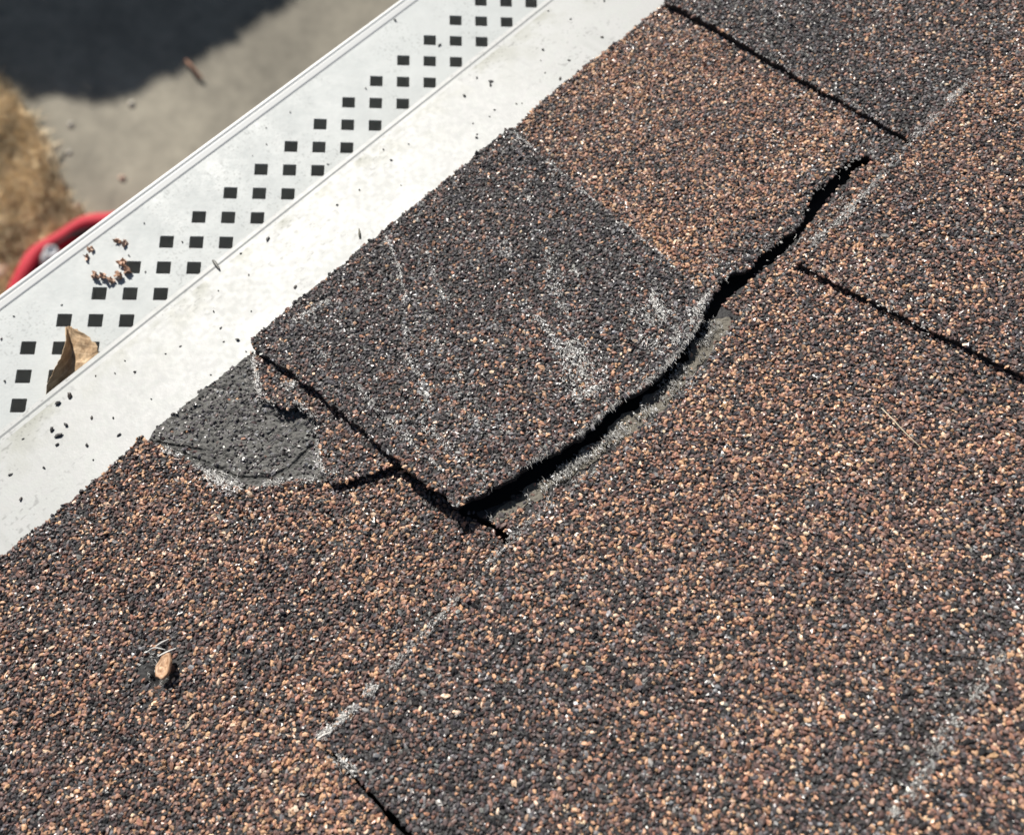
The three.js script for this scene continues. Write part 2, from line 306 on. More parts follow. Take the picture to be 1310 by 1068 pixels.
// course two: three laps, each tab lying on the one to its left
const buttPx = [[300, 1068], [410, 948], [540, 815], [655, 690], [722, 632], [770, 594], [812, 560], [854, 522], [895, 475], [930, 425], [975, 375], [1020, 330], [1096, 258], [1166, 183], [1240, 103]];
const buttLine = (h) => { const q = line(buttPx, h); return (e) => { let i = 1; while (i < q.length - 1 && q[i][0] < e) i++; const t = Math.min(1, Math.max(0, (e - q[i - 1][0]) / (q[i][0] - q[i - 1][0]))); return mix(q[i - 1][1], q[i][1], t) + (vn(e / 40, 3, 31) - 0.5) * 1.2; }; };
{
  const lower = (x0, x1, h) => { const a = [], A = buttLine(h); for (let x = x0; x <= x1 + 0.1; x += (x1 - x0) / 60) a.push([x, A(x)]); return a; };
  const k1 = at(413, 948, C2B), k2 = at(527, 1068, C2B), h1 = at(1022, 337, C2C), h2_ = at(1312, 481, C2C);
  const kA1 = at(409, 951, C2A), kA2 = at(520, 1068, C2A);
  const oA = ragged([...lower(E0, kA1[0], C2A), [kA2[0], 345], [E0, 345]], 0.5, 0.3);
  const mA = mesh('shingle', sheet(oA, flat(C2A), 2.4, 2.5), M.asphalt, roof);
  const tA = tone('orange', 'orange', 41); grains(mA, oA, flat(C2A), tA, { edge: 0.25 });
  const jA = (u) => mix(k1[0], k2[0], (u - k1[1]) / (k2[1] - k1[1]));
  const jB = (u) => mix(h1[0], h2_[0], (u - h1[1]) / (h2_[1] - h1[1]));
  const oB = ragged([...lower(jA(189), h1[0] + 40, C2B), [jB(345) + 40, 345], [jA(345), 345]], 0.55, 0.35);
  const topB = (e, u) => C2B;
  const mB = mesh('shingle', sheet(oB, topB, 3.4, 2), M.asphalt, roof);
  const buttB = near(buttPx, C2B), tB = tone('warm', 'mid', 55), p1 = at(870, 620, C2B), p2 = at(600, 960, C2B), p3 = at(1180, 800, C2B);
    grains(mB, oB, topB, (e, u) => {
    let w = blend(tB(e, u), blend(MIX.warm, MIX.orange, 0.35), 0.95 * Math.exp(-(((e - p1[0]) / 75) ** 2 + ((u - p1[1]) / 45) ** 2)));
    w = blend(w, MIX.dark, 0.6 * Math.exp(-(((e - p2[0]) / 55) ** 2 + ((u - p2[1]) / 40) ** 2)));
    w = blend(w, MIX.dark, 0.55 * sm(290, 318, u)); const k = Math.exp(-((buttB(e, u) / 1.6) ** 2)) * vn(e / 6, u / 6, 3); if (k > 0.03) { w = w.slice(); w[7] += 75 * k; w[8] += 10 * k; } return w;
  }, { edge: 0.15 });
  const oC = ragged([...lower(h1[0], E1, C2C), [E1, 345], [jB(345), 345], h2_, h1], 0.45, 0.3);
  const mC = mesh('shingle', sheet(oC, flat(C2C), 3.4, 2.5), M.asphalt, roof);
  const tC = tone('warm', 'mid', 63), buttC = near(buttPx.slice(8), C2C); grains(mC, oC, flat(C2C), (e, u) => { const w = tC(e, u), k = Math.exp(-((buttC(e, u) / 1.6) ** 2)) * vn(e / 6, u / 6, 3); if (k < 0.03) return w; const q = w.slice(); q[7] += 75 * k; q[8] += 10 * k; return q; });
  const f = [];
  strand(f, [[410, 944], [440, 918], [464, 897], [481, 877]], C2B, topB, 1.5, 480, 0.55, 3.0, null, 0.5, 0.34);
  strand(f, [[425, 958], [440, 975], [455, 992]], C2B, topB, 1.5, 120, 0.5, 2.6);
  strand(f, [[481, 877], [540, 815], [600, 750], [655, 690], [690, 658]], C2B, topB, 0.9, 560, 0.40, 2.4, null, 0.4, 0.34);
  strand(f, [[655, 690], [722, 632], [812, 560], [895, 475], [930, 425]], C2B, topB, 1.2, 330, 0.42, 2.4);
  strand(f, [[905, 640], [930, 610], [1100, 740]], C2B, topB, 8, 60, 0.35, 2.2);
  strand(f, [[870, 960], [930, 1000]], C2B, topB, 12, 160, 0.35, 2.2);
  fibres(mB, f);
  const g = [], TC = flat(C2C);
  strand(g, [[1039, 313], [1075, 285], [1096, 260], [1113, 243]], C2C, TC, 1.1, 380, 0.5, 2.8, null, 0.5, 0.38);
  strand(g, [[1113, 243], [1165, 182], [1210, 138], [1240, 105]], C2C, TC, 1.1, 420, 0.42, 2.6, null, 0.5, 0.34);
  strand(g, [[1205, 142], [1228, 118]], C2C, TC, 2.2, 120, 0.6, 2.8);
  strand(g, [[1040, 345], [1110, 380], [1190, 425]], C2C, TC, 1.0, 160, 0.42, 2.6);
  fibres(mC, g);
}
// course three in the lower right corner
{
  const low = []; for (let x = E0; x <= E1; x += 20) low.push([x, at(1207, 941, C3)[1] + (vn(x / 30, 9, 51) - 0.5) * 1.8]);
  const o = ragged([...low, [E1, U1], [E0, U1]], 0.6, 0.4), top = (e, u) => C3;
  const m = mesh('shingle', sheet(o, top, 3.2, 3), M.asphalt, roof);
  const t3 = tone('orange', 'warm', 71), u3 = at(1207, 941, C3)[1]; grains(m, o, top, (e, u) => { let w = t3(e, u); const k = Math.exp(-(((u - u3) / 2.6) ** 2)) * vn(e / 8, u / 8, 3); if (k > 0.03) { w = w.slice(); w[7] += 75 * k; w[8] += 9 * k; } return w; });
  const f = [];
  strand(f, [[1126, 1062], [1145, 1040], [1163, 1021]], C3, top, 2.0, 380, 0.45, 2.8, null, 0.5, 0.36);
  strand(f, [[1163, 1021], [1207, 941], [1268, 863], [1292, 815]], C3, top, 1.4, 640, 0.36, 2.6, null, 0.5, 0.34);
  fibres(m, f);
}

// ───────────────────────── the loose, torn shingle ─────────────────────────
const liftAt = (e, u) => sm(70, 172, u) * (0.9 + 3.0 * sm(205, 95, e));
{
  const t = base('torn_shingle');
  const o0 = at(325, 440, L2), P0 = new THREE.Vector3(o0[0] / 1000, 0, 0).addScaledVector(RU, o0[1] / 1000).addScaledVector(RN, L0 / 1000);
  t.position.copy(P0); t.rotation.x = -PITCH;
  tag(t, 'torn loose dark shingle tab with ragged fibrous edge lifting off the roof beside white flashing', 'shingle');
  const shift = m => { m.position.set(-o0[0] / 1000, -L0 / 1000, -o0[1] / 1000); return m; };
  const tear = [[588, 653], [602, 648], [618, 637], [640, 619], [665, 605], [690, 590], [716, 574], [740, 558], [765, 538], [790, 516], [812, 500], [832, 489], [856, 466], [872, 448], [884, 432], [896, 412], [904, 393], [913, 379], [940, 354], [962, 340], [985, 324], [1004, 306], [1020, 288], [1034, 266], [1047, 248], [1066, 232], [1085, 216], [1110, 199]];
  // a point seen at px on the lifted surface (two rounds are enough)
  const up = (px, py, h) => { let q = at(px, py, h); for (let i = 0; i < 4; i++) q = at(px, py, h + liftAt(...q)); return q; };
  const lip0 = at(370, 518, L1 + 1), topB = (e, u) => L1 + liftAt(e, u) * (0.45 + 0.55 * sm(30, 90, e)) + 1.9 * sm(88, 128, u) * sm(30, -10, e) + 2.2 * Math.exp(-(((e - lip0[0]) / 11) ** 2 + ((u - lip0[1]) / 8) ** 2)), topT = (e, u) => L2 + 0.3 + liftAt(e, u) + 2.0 * sm(30, -45, e) * sm(54, 80, u);
  // lower layer: sliver on the left, brown area on the right
  const sliver = [[327, 449], [326, 470], [330, 492], [333, 513], [346, 513], [358, 521], [372, 527], [386, 521], [398, 528], [405, 541], [409, 562], [409, 585], [416, 608], [426, 619], [440, 618], [470, 606], [492, 600], [512, 595]];
  const eave = [[855, 0], [800, 46], [740, 92], [690, 133], [655, 168], [560, 240], [440, 345], [335, 440]];
  const oB = ragged([...sliver.map(p => up(...p, L1)), up(585, 640, L1), ...tear.slice(3).map(([x, y]) => up(x - 3, y - 2, L1)), [at(1112, 200, L1)[0], 205], [at(1160, 184, L1)[0], 205], up(1160, 184, L1), ...line([[1120, 160], [1030, 109], [930, 50]], L1), ...line(eave, L1)], 0.55, 0.4);
  { const f0 = oB.sd, dT = near(tear, L1 + 3); oB.sd = (e, u) => { const d = f0(e, u); if (d > 6 || d < -6) return d; const k = sm(7, 3, dT(e, u)); return k > 0 ? d + k * ((vn(e / 9, u / 9, 143) - 0.5) * 3.8 + (vn(e / 3, u / 3, 144) - 0.5) * 1.8) : d; }; }
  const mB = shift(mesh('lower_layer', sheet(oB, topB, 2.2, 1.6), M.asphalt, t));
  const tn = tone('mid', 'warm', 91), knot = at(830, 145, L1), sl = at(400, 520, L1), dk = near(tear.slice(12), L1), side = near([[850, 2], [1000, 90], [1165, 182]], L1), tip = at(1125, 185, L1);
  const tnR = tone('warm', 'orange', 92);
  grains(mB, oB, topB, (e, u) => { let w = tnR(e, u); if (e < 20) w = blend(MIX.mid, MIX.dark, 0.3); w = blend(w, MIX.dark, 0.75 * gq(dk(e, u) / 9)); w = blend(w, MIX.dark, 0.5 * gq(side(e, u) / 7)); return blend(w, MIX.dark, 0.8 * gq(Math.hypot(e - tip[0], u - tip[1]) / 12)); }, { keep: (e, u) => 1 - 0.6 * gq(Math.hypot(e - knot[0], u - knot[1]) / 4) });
  const f = [];
  strand(f, [[326, 455], [327, 475], [331, 497], [334, 512]], L1, topB, 0.8, 230, 0.72, 2.6, null, 0.7, 0.46);
  strand(f, [[336, 513], [360, 522], [384, 520], [400, 530], [406, 545]], L1, topB, 1.5, 200, 0.42, 2.4, null, 0.7, 0.5);
  strand(f, [[388, 522], [404, 545], [409, 565], [410, 590], [418, 610]], L1, topB, 1.0, 300, 0.58, 2.6, null, 0.7, 0.5);
  strand(f, [[420, 614], [460, 606], [505, 596]], L1, topB, 1.0, 140, 0.35, 2.2);
  strand(f, [[372, 492], [378, 500]], L1, topB, 1.2, 60, 0.65, 2.4);
  const tr = tear.slice(15);
  strand(f, tr, p => L1, topB, 1.3, 300, 0.3, 2.6, 1.2, 0.5);
  strand(f, [[940, 300], [960, 318], [985, 318]], L1, topB, 4.5, 260, 0.32, 2.4);
  strand(f, [[880, 345], [915, 350], [940, 340]], L1, topB, 4, 160, 0.42, 2.6);
  fibres(mB, f);
  // upper layer: the dark tab
  const tabEdge = [[905, 390], [890, 366], [850, 330], [800, 287], [750, 245], [700, 203], [668, 172], [655, 161]];
  const tabEave = [[640, 172], [600, 206], [555, 243], [500, 287], [450, 328], [400, 370], [360, 404], [330, 426], [320, 436], [326, 446]];
  const tabLeft = [[345, 459], [380, 484], [430, 525], [480, 566], [530, 608], [560, 630], [582, 650]];
  const oT = ragged([...tabEdge.map(p => up(...p, L2)), ...tabEave.map(p => up(...p, L2)), ...tabLeft.map(p => up(...p, L2)), ...tear.slice(0, 17).map(p => up(...p, L2))], 0.8, 0.7);
  { const f0 = oT.sd, dT = near(tear, L2 + 4); oT.sd = (e, u) => { const d = f0(e, u); if (d > 6 || d < -6) return d; const k = sm(7, 3, dT(e, u)); return k > 0 ? d + k * ((vn(e / 9, u / 9, 141) - 0.5) * 3.6 + (vn(e / 3, u / 3, 142) - 0.5) * 2.0) : d; }; }
  const mT = shift(mesh('dark_tab', sheet(oT, topT, 2.5, 1.5), M.asphalt, t));
  const ST = [
    [[[490, 295], [500, 315], [510, 340], [517, 370], [517, 400], [520, 430], [522, 455]], 1.0, 210, 0.72, 2.4],
    [[[522, 455], [535, 480], [545, 510], [552, 540]], 2.4, 110, 0.5, 2.2],
    [[[545, 318], [555, 350], [565, 378]], 0.9, 60, 0.62, 2.4],
    [[[664, 380], [690, 410], [712, 440], [722, 465], [730, 492], [738, 520]], 1.3, 230, 0.62, 2.6],
    [[[725, 440], [745, 480], [760, 510]], 8.5, 520, 0.46, 2.4],
    [[[710, 365], [718, 395], [740, 420]], 3, 130, 0.45, 2.4],
    [[[835, 358], [838, 395], [852, 412]], 1.5, 130, 0.55, 2.6],
    [[[820, 390], [850, 420], [830, 450]], 8, 340, 0.42, 2.4],
    [[[540, 545], [570, 570], [600, 602], [625, 618]], 2.4, 150, 0.45, 2.2],
    [[[540, 400], [560, 440], [600, 540], [650, 560]], 8, 160, 0.38, 2.2],
    [[[400, 440], [430, 470], [460, 500], [500, 545], [570, 610]], 1.4, 240, 0.42, 2.4],
    [[[360, 415], [385, 400], [420, 380]], 3, 110, 0.42, 2.4],
    [[[655, 164], [680, 185], [720, 222], [790, 280], [850, 332], [895, 370]], 0.9, 330, 0.5, 2.3],
    [[[675, 248], [678, 256]], 0.4, 26, 0.85, 2.6], [[[735, 346], [740, 355]], 0.5, 26, 0.85, 2.0], [[[565, 376], [570, 382]], 0.5, 26, 0.8, 1.8], [[[648, 300], [650, 330]], 2.5, 50, 0.45, 2.2],
    [[[700, 320], [705, 350], [725, 360]], 3, 60, 0.4, 2.2], [[[546, 505], [549, 512]], 0.6, 30, 0.85, 2],
  ];
  const scuffs = ST.map(s => [near(s[0], L2 + 3), Math.max(1.2, s[1] * 0.9), s[3]]);
  const tT = tone('dark', 'dark', 99);
  grains(mT, oT, topT, (e, u) => {
    let w = tT(e, u); w = blend(w, MIX.mid, 0.5 * sm(105, 150, u) * (1 - sm(20, 60, e)) + 0.2 * vn(e / 20, u / 20, 6));
    for (const [d, r, b] of scuffs) { const k = Math.exp(-((d(e, u) / r) ** 2)) * b * 0.55; if (k > 0.03) { w = w.slice(); w[7] += 70 * k; w[8] += 34 * k * b; } }
    return w;
  }, { edge: 0.05 });
  const g = []; clip = oT;
  for (const [p, sp, n, b, l] of ST) strand(g, p, L2 + 3, topT, sp * 0.62, n * 1.7, Math.min(0.9, b * 1.3), l, null, 0.55, 0.36);
  const tl = tear.slice(0, 17);
  strand(g, tl, L2 + 4, (e, u) => topT(e, u) - 0.4, 0.8, 620, 0.36, 3.0, 1.25, 0.5);
  strand(g, tl, L2 + 5, (e, u) => topT(e, u), 5.5, 1100, 0.42, 2.4, null, 0.5);
  strand(g, [[862, 440], [882, 412], [900, 384], [910, 372]], L2 + 5, topT, 1.3, 320, 0.85, 2.8, 1.2, 0.8);
  strand(g, [[690, 586], [692, 594]], L2 + 5, topT, 0.5, 12, 0.9, 4.5, 1.5, 0.4);
  fibres(mT, g); clip = null;
  const fr = [];                                              // torn glass mat standing out of the broken edge
  strand(fr, tl, L2 + 4, (e, u) => topT(e, u) - 0.9, 0.3, 1300, 0.36, 3.0, 1.25, 0.7, 0.52);
  strand(fr, tl.slice(8), L2 + 4, (e, u) => topT(e, u) - 0.6, 0.5, 420, 0.55, 3.6, 1.25, 0.9, 0.46);
  strand(fr, [[862, 440], [882, 414], [900, 386], [908, 376]], L2 + 4, (e, u) => topT(e, u) - 0.4, 0.6, 160, 0.8, 3.6, 1.2, 0.8, 0.2);
  fibres(mT, fr, 'glass_fibres', false);
}

// ───────────────────────── white metal: flashing, gutter cover, gutter ─────────────────────────
const dirt = texture(1024, (u, v) => { const a = fbm(u * 14, v * 14, 61), b = sm(0.7, 0.9, vn(u * 420, v * 420, 62)) * sm(0.4, 0.75, fbm(u * 18, v * 18, 65)), c = fbm(u * 60, v * 60, 66) - 0.5, k = 0.725 - 0.02 * a - 0.1 * b - 0.03 * c; return [k * 0.975, k, k * 1.0]; }, 0.3);
const dirtRough = texture(512, (u, v) => { const a = 0.42 + 0.25 * fbm(u * 20, v * 20, 71) + 0.12 * vn(u * 150, v * 150, 72); return [a, a, a]; }, 0.2, false);
const fineBump = texture(512, (u, v) => { const a = vn(u * 180, v * 180, 81) * 0.5 + fbm(u * 30, v * 30, 82) * 0.5; return [a, a, a]; }, 0.1, false);
const paint = new THREE.MeshStandardMaterial({ map: dirt, roughnessMap: dirtRough, roughness: 1, metalness: 0, bumpMap: fineBump, bumpScale: 0.00005 });
const grime = texture(1024, (u, v) => {                       // dirt gathered along the folded lip, fine specks elsewhere
  const x = u * 0.5, r = v * 0.18, d = 0.0835 - r, near = d > 0.0045 && d < 0.035 ? Math.exp(-Math.max(0, d - 0.0045) / (0.003 + 0.012 * fbm(x * 40, 1, 91))) : 0;
  const a = fbm(x * 50, r * 50, 92), sp = sm(0.72, 0.9, vn(x * 900, r * 900, 93)) * sm(0.4, 0.7, fbm(x * 60, r * 90, 94)), cl = sm(0.35, 0.75, fbm(x * 130, r * 130, 95));
  const streak = sm(0.62, 0.8, vn(x * 260, r * 16 + x * 20, 96)) * sm(0.5, 0.7, fbm(x * 30, r * 30, 97));
  const k = 0.632 - 0.014 * a - 0.1 * sp - 0.09 * near * cl - 0.018 * streak;
  return [k * 0.985, k, k * (0.998 - 0.05 * near * cl)];
}, 1);
grime.repeat.set(1 / 0.5, 1 / 0.18);
const flashRough = texture(512, (u, v) => { const a = 0.44 + 0.1 * fbm(u * 12, v * 12, 171) + 0.1 * vn(u * 150, v * 150, 172); return [a, a, a]; }, 0.25, false);
const flashPaint = new THREE.MeshPhysicalMaterial({ map: grime, roughnessMap: flashRough, roughness: 1, metalness: 0, bumpMap: fineBump, bumpScale: 0.00004 });
const plainPaint = std([0.62, 0.635, 0.63], 0.4);
function extrudeX(pts, x0, x1, step = 0.05) {                  // closed [z, y] profile (metres) drawn along x, uv in metres
  const n = pts.length, pos = [], uv = []; let run = 0;
  for (let i = 0; i < n; i++) {
    const [za, ya] = pts[i], [zb, yb] = pts[(i + 1) % n], l = Math.hypot(zb - za, yb - ya);
    for (const [x, z, y, r] of [[x0, za, ya, run], [x1, za, ya, run], [x1, zb, yb, run + l], [x0, za, ya, run], [x1, zb, yb, run + l], [x0, zb, yb, run + l]]) { pos.push(x, y, z); uv.push(x, r); }
    run += l;
  }
  const g = new THREE.BufferGeometry(); g.setAttribute('position', new THREE.Float32BufferAttribute(pos, 3)); g.setAttribute('uv', new THREE.Float32BufferAttribute(uv, 2)); g.computeVertexNormals(); return g;
}
const XA = -0.62, XB = 0.78;
{
  const d = base('drip_edge'); d.rotation.x = -PITCH;
  tag(d, 'smooth white metal flashing strip running from under the shingles to the perforated gutter cover', 'flashing');
  const hem = []; for (let i = 0; i <= 10; i++) { const a = Math.PI / 2 + Math.PI * i / 10; hem.push([0.0009 + Math.cos(a) * 0.0009, -0.0009 + Math.sin(a) * 0.0009]); }
  mesh('flange', extrudeX([[0.085, 0], [0.0046, 0], [0.0042, -0.0003], [0.0036, -0.00028], [0.0028, 0.0001], ...hem, [0.006, -0.0018], [0.006, -0.0009], [0.085, -0.0009]], XA, XB), flashPaint, d);
}
{
  const g = base('rain_gutter', [0, -0.002, 0]); g.position.copy(PN.clone().multiplyScalar(-DROP)); g.rotation.x = -COVER;
  tag(g, 'white metal rain gutter with a cover punched with diagonal rows of square holes', 'gutter');
  // the cover
  const Z0 = (atP(0, 385)[1] + atP(510, 0)[1]) / 2000, grow = (PN.dot(camera.position) + DROP) / (PN.dot(camera.position) + 0.002), SP = 0.0127 * grow, HS = 0.00305;
  const h0 = atP(515.9, 77.2);
  const sh = new THREE.Shape([[XA, 0.028], [XB, 0.028], [XB, -(Z0 + 0.0035)], [XA, -(Z0 + 0.0035)]].map(([x, y]) => new THREE.Vector2(x, y === 0.028 ? -0.026 : y)));
  const D = SP / Math.SQRT2;
  const holeRim = [];
  for (let k = -40; k <= 34; k++) for (let c = 0; c < 4; c++) {
    const x = h0[0] / 1000 + k * 2 * D + c * D, z = h0[1] / 1000 + c * D;
    if (x < XA + 0.02 || x > XB - 0.02) continue;
    const r = HS * Math.SQRT2, p = new THREE.Path(), q = 0.05;
    const cs = [[r, 0], [0, r], [-r, 0], [0, -r]];
    for (let i = 0; i < 4; i++) {
      const [ax, ay] = cs[i], [px, py] = cs[(i + 3) % 4], [nx, ny] = cs[(i + 1) % 4];
      const P = [x + mix(ax, px, q), -(z + mix(ay, py, q))], N2 = [x + mix(ax, nx, q), -(z + mix(ay, ny, q))];
      if (i === 0) p.moveTo(...P); else p.lineTo(...P);
      p.quadraticCurveTo(x + ax, -(z + ay), ...N2);
    }
    p.closePath(); sh.holes.push(p);
  }
  const geo = new THREE.ExtrudeGeometry(sh, { depth: 0.0009, bevelEnabled: false, curveSegments: 2 });
  geo.rotateX(-Math.PI / 2); geo.translate(0, -0.0009, 0);
  mesh('perforated_cover', geo, paint, g);
  // front rail: a folded bead, a groove and the rolled front lip of the trough
  const prof = [], bead = (cz, cy, r, a0, a1, n) => { for (let i = 0; i <= n; i++) { const a = (a0 + (a1 - a0) * i / n) * RAD; prof.push([cz + Math.cos(a) * r, cy + Math.sin(a) * r]); } };
  prof.push([Z0 + 0.0052, 0.0001], [Z0 + 0.0046, 0.0004]); prof.push([Z0 + 0.0022, 0.0007], [Z0 + 0.0018, 0.0001], [Z0 + 0.0014, 0.0001]); bead(Z0 + 0.0002, -0.0008, 0.0014, 60, 240, 10); prof.push([Z0 + 0.0045, -0.003]);
  mesh('front_rail', extrudeX(prof, XA, XB), plainPaint, g);
  const o = [[Z0 + 0.0005, -0.0025], [Z0 + 0.0015, -0.014], [Z0 + 0.012, -0.03], [Z0 + 0.024, -0.052], [Z0 + 0.026, -0.085], [0.022, -0.085], [0.022, -0.003], [0.0212, -0.003], [0.0212, -0.0842], [Z0 + 0.0268, -0.0842], [Z0 + 0.0248, -0.0518], [Z0 + 0.0128, -0.0296], [Z0 + 0.0023, -0.0136], [Z0 + 0.0013, -0.0025]];
  mesh('trough', extrudeX(o, XA, XB), plainPaint, g);
  for (const x of [XA, XB]) { const e = new THREE.Shape([[Z0 + 0.001, -0.0012], [Z0 + 0.0015, -0.014], [Z0 + 0.012, -0.03], [Z0 + 0.024, -0.052], [Z0 + 0.026, -0.085], [0.022, -0.085], [0.022, -0.0012]].map(p => new THREE.Vector2(...p))); const eg = new THREE.ExtrudeGeometry(e, { depth: 0.0008, bevelEnabled: false }); eg.rotateY(-Math.PI / 2); eg.translate(x + (x < 0 ? 0 : 0.0008), 0, 0); mesh('end_cap', eg, plainPaint, g); }
  const silt = new THREE.PlaneGeometry(XB - XA - 0.01, 0.0205 - (Z0 + 0.0245), 200, 8); silt.rotateX(-Math.PI / 2);
  const sp = silt.attributes.position; for (let i = 0; i < sp.count; i++) sp.setY(i, 0.006 * fbm(sp.getX(i) * 60, sp.getZ(i) * 60, 3));
  silt.translate((XA + XB) / 2, -0.052, (0.0205 + Z0 + 0.0245) / 2); silt.computeVertexNormals();
  mesh('silt', silt, std([0.012, 0.012, 0.0115], 0.95), g);
}

// loose granules washed down onto the white metal
{
  const R1 = [[1100, 424, 2], [1008, 484, 2], [1009, 546, 2], [957, 590, 1.6], [1243, 622, 2], [545, 845, 2], [690, 917, 2.4], [550, 1030, 2], [487, 968, 2.6], [1015, 905, 4.6, 'large dark granule at the flashing lip level with the middle of the hole rows'], [912, 961, 2.4], [1278, 776, 2.8], [943, 1043, 2]].map(([x, y, s, l]) => [x / 2.966, y / 2.966, s, l]);
  const R2 = [[193, 75, 4, 'dark granule on the gutter cover left of the topmost hole rows'], [362, 169, 3.6, 'dark granule on the gutter cover touching between two upper holes'], [775, 41, 2], [860, 71, 2.6], [981, 139, 3.4], [755, 187, 3.6], [854, 227, 2.6], [747, 229, 1.6], [763, 275, 2], [820, 296, 3.6], [504, 294, 3], [558, 307, 4, 'upper granule of the touching pair on upper flashing'], [556, 321, 4.2, 'lower granule of the touching pair on upper flashing'], [456, 361, 4.6, 'broad dark granule left of the touching pair on upper flashing'], [655, 393, 2.4], [675, 391, 2], [572, 416, 2.2], [553, 441, 2], [490, 468, 2], [505, 508, 2.2], [503, 521, 3.4], [149, 566, 2.4], [178, 607, 2.8], [58, 720, 2.4], [216, 703, 1.6], [82, 334, 2.8], [245, 545, 2], [988, 2, 3]].map(([x, y, s, l]) => [440 + x / 2.966, y / 2.966, s, l]);
  const R4 = [[50, 161, 2.2], [3, 247, 2.6], [15, 407, 3], [85, 626, 2], [195, 592, 5, 'leftmost large granule of the three below the dry leaf'], [216, 490, 6, 'left one of two large granules close under the dry leaf'], [263, 465, 6, 'right one of two large granules close under the dry leaf'], [248, 573, 5.4, 'rightmost large granule of the three below the dry leaf'], [219, 613, 6, 'lowest large granule of the three below the dry leaf'], [215, 647, 3.4], [327, 650, 4, 'dark granule on flashing between the leaf and the left shingle corner'], [345, 545, 3.2], [428, 547, 2.6], [449, 611, 3.4], [435, 378, 2], [510, 372, 3], [361, 388, 1.8], [572, 475, 2], [683, 275, 2], [626, 304, 1.8], [798, 383, 1.8], [847, 258, 2], [900, 250, 4.6, 'large dark granule on flashing just left of the loose tab\'s lower corner'], [836, 205, 2.4], [809, 143, 2.4], [827, 64, 2], [1119, 48, 3.6, 'dark granule on flashing near the eave edge of the dark tab'], [952, 142, 2], [37, 762, 3], [165, 735, 3], [352, 706, 2], [76, 853, 3.4], [472, 330, 2], [232, 118, 1.8], [933, 295, 1.8], [1000, 205, 2]].map(([x, y, s, l]) => [x / 2.966, 350 + y / 2.966, s, l]);
  const proto = chips.map((g, i) => { const m = new THREE.Mesh(g, std([[0.03, 0.03, 0.032], [0.022, 0.022, 0.024], [0.05, 0.042, 0.038], [0.028, 0.028, 0.03], [0.06, 0.06, 0.062]][i], 0.6)); m.castShadow = m.receiveShadow = true; return m; });
  [...R1, ...R2, ...R4].forEach(([x, y, s, own], i) => {
    const b = at(x, y, 0), onFlash = b[1] > 1.2, m = proto[i % 5].clone(), d = s * 0.34 * (s > 4 ? 1.0 : 1.05), p = new THREE.Vector3();
    m.name = nm('loose_granule');
    if (onFlash) { const q = at(x, y, d * 0.3); p.set(q[0] / 1000, 0, 0).addScaledVector(RU, q[1] / 1000).addScaledVector(RN, d * 0.3 / 1000); }
    else { const q = atP(x, y, d * 0.3); p.set(q[0] / 1000, 0, 0).addScaledVector(PU, q[1] / 1000).addScaledVector(PN, -DROP + d * 0.3 / 1000); }
    m.position.copy(p); m.rotation.set(gauss() * 0.3 - PITCH, rnd() * 6.28, gauss() * 0.3); m.scale.set(d / 1000 * 1.15, d / 1000, d / 1000 * 1.0);
    scene.add(m);
    tag(m, own ? own : onFlash ? 'small dark loose shingle granule lying on the smooth white flashing strip' : 'small dark loose shingle granule lying on the perforated white gutter cover', 'granule', onFlash ? 'loose granules on the white flashing' : 'loose granules on the gutter cover');
  });
}

// ───────────────────────── small things on the roof and the gutter ─────────────────────────
const roofPos = (e, u, h) => new THREE.Vector3(e / 1000, 0, 0).addScaledVector(RU, u / 1000).addScaledVector(RN, h / 1000);
const platePos = (x, z, h) => new THREE.Vector3(x / 1000, 0, 0).addScaledVector(PU, z / 1000).addScaledVector(PN, -DROP + h / 1000);
// popped nail head
{
  const n = base('popped_nail'); n.position.copy(roofPos(nailAt[0], nailAt[1], L1 - 1.5)); n.rotation.x = -PITCH;
  tag(n, 'tan rusty oval nail head tilted up out of a small dark pit in the shingles', 'nail');
  const prof = [[0, 0.0008], [0.0016, 0.0009], [0.0026, 0.0007], [0.0032, 0.001], [0.0037, 0.0013], [0.0041, 0.0011], [0.0043, 0.0004], [0.004, -0.0002], [0.003, -0.0005], [0, -0.0006]].map(p => new THREE.Vector2(...p));
  const hg = new THREE.LatheGeometry(prof, 40), p = hg.attributes.position;
  for (let i = 0; i < p.count; i++) { const a = Math.atan2(p.getZ(i), p.getX(i)), r = Math.hypot(p.getX(i), p.getZ(i)), k = 1 + 0.07 * Math.sin(a * 3 + 1) + 0.04 * Math.sin(a * 7), b = (vn(p.getX(i) * 900, p.getZ(i) * 900, 5) - 0.5) * 0.0006; p.setXYZ(i, p.getX(i) * k * 1.22, p.getY(i) + b * (r < 0.0035 ? 1 : 0.3), p.getZ(i) * k * 0.82); }
  hg.computeVertexNormals();
  const rust = texture(128, (u, v) => { const a = fbm(u * 9, v * 9, 15), b = vn(u * 22, v * 22, 16); return [0.76 - 0.36 * a + 0.14 * b, 0.65 - 0.38 * a + 0.12 * b, 0.54 - 0.36 * a + 0.1 * b]; }, 1);
  hg.scale(0.82, 0.82, 0.88); const head = mesh('nail_head', hg, new THREE.MeshStandardMaterial({ map: rust, roughness: 0.6 }), n);
  head.position.set(0.0004, 0.0052, -0.0004); head.rotation.set(-0.32, 0.62, 0.05, 'YXZ');
  const sg = new THREE.CylinderGeometry(0.0014, 0.0014, 0.006, 12); sg.translate(0, -0.003, 0);
  const shank = mesh('shank', sg, std([0.12, 0.07, 0.045], 0.7), n); shank.position.copy(head.position); shank.rotation.copy(head.rotation);
}
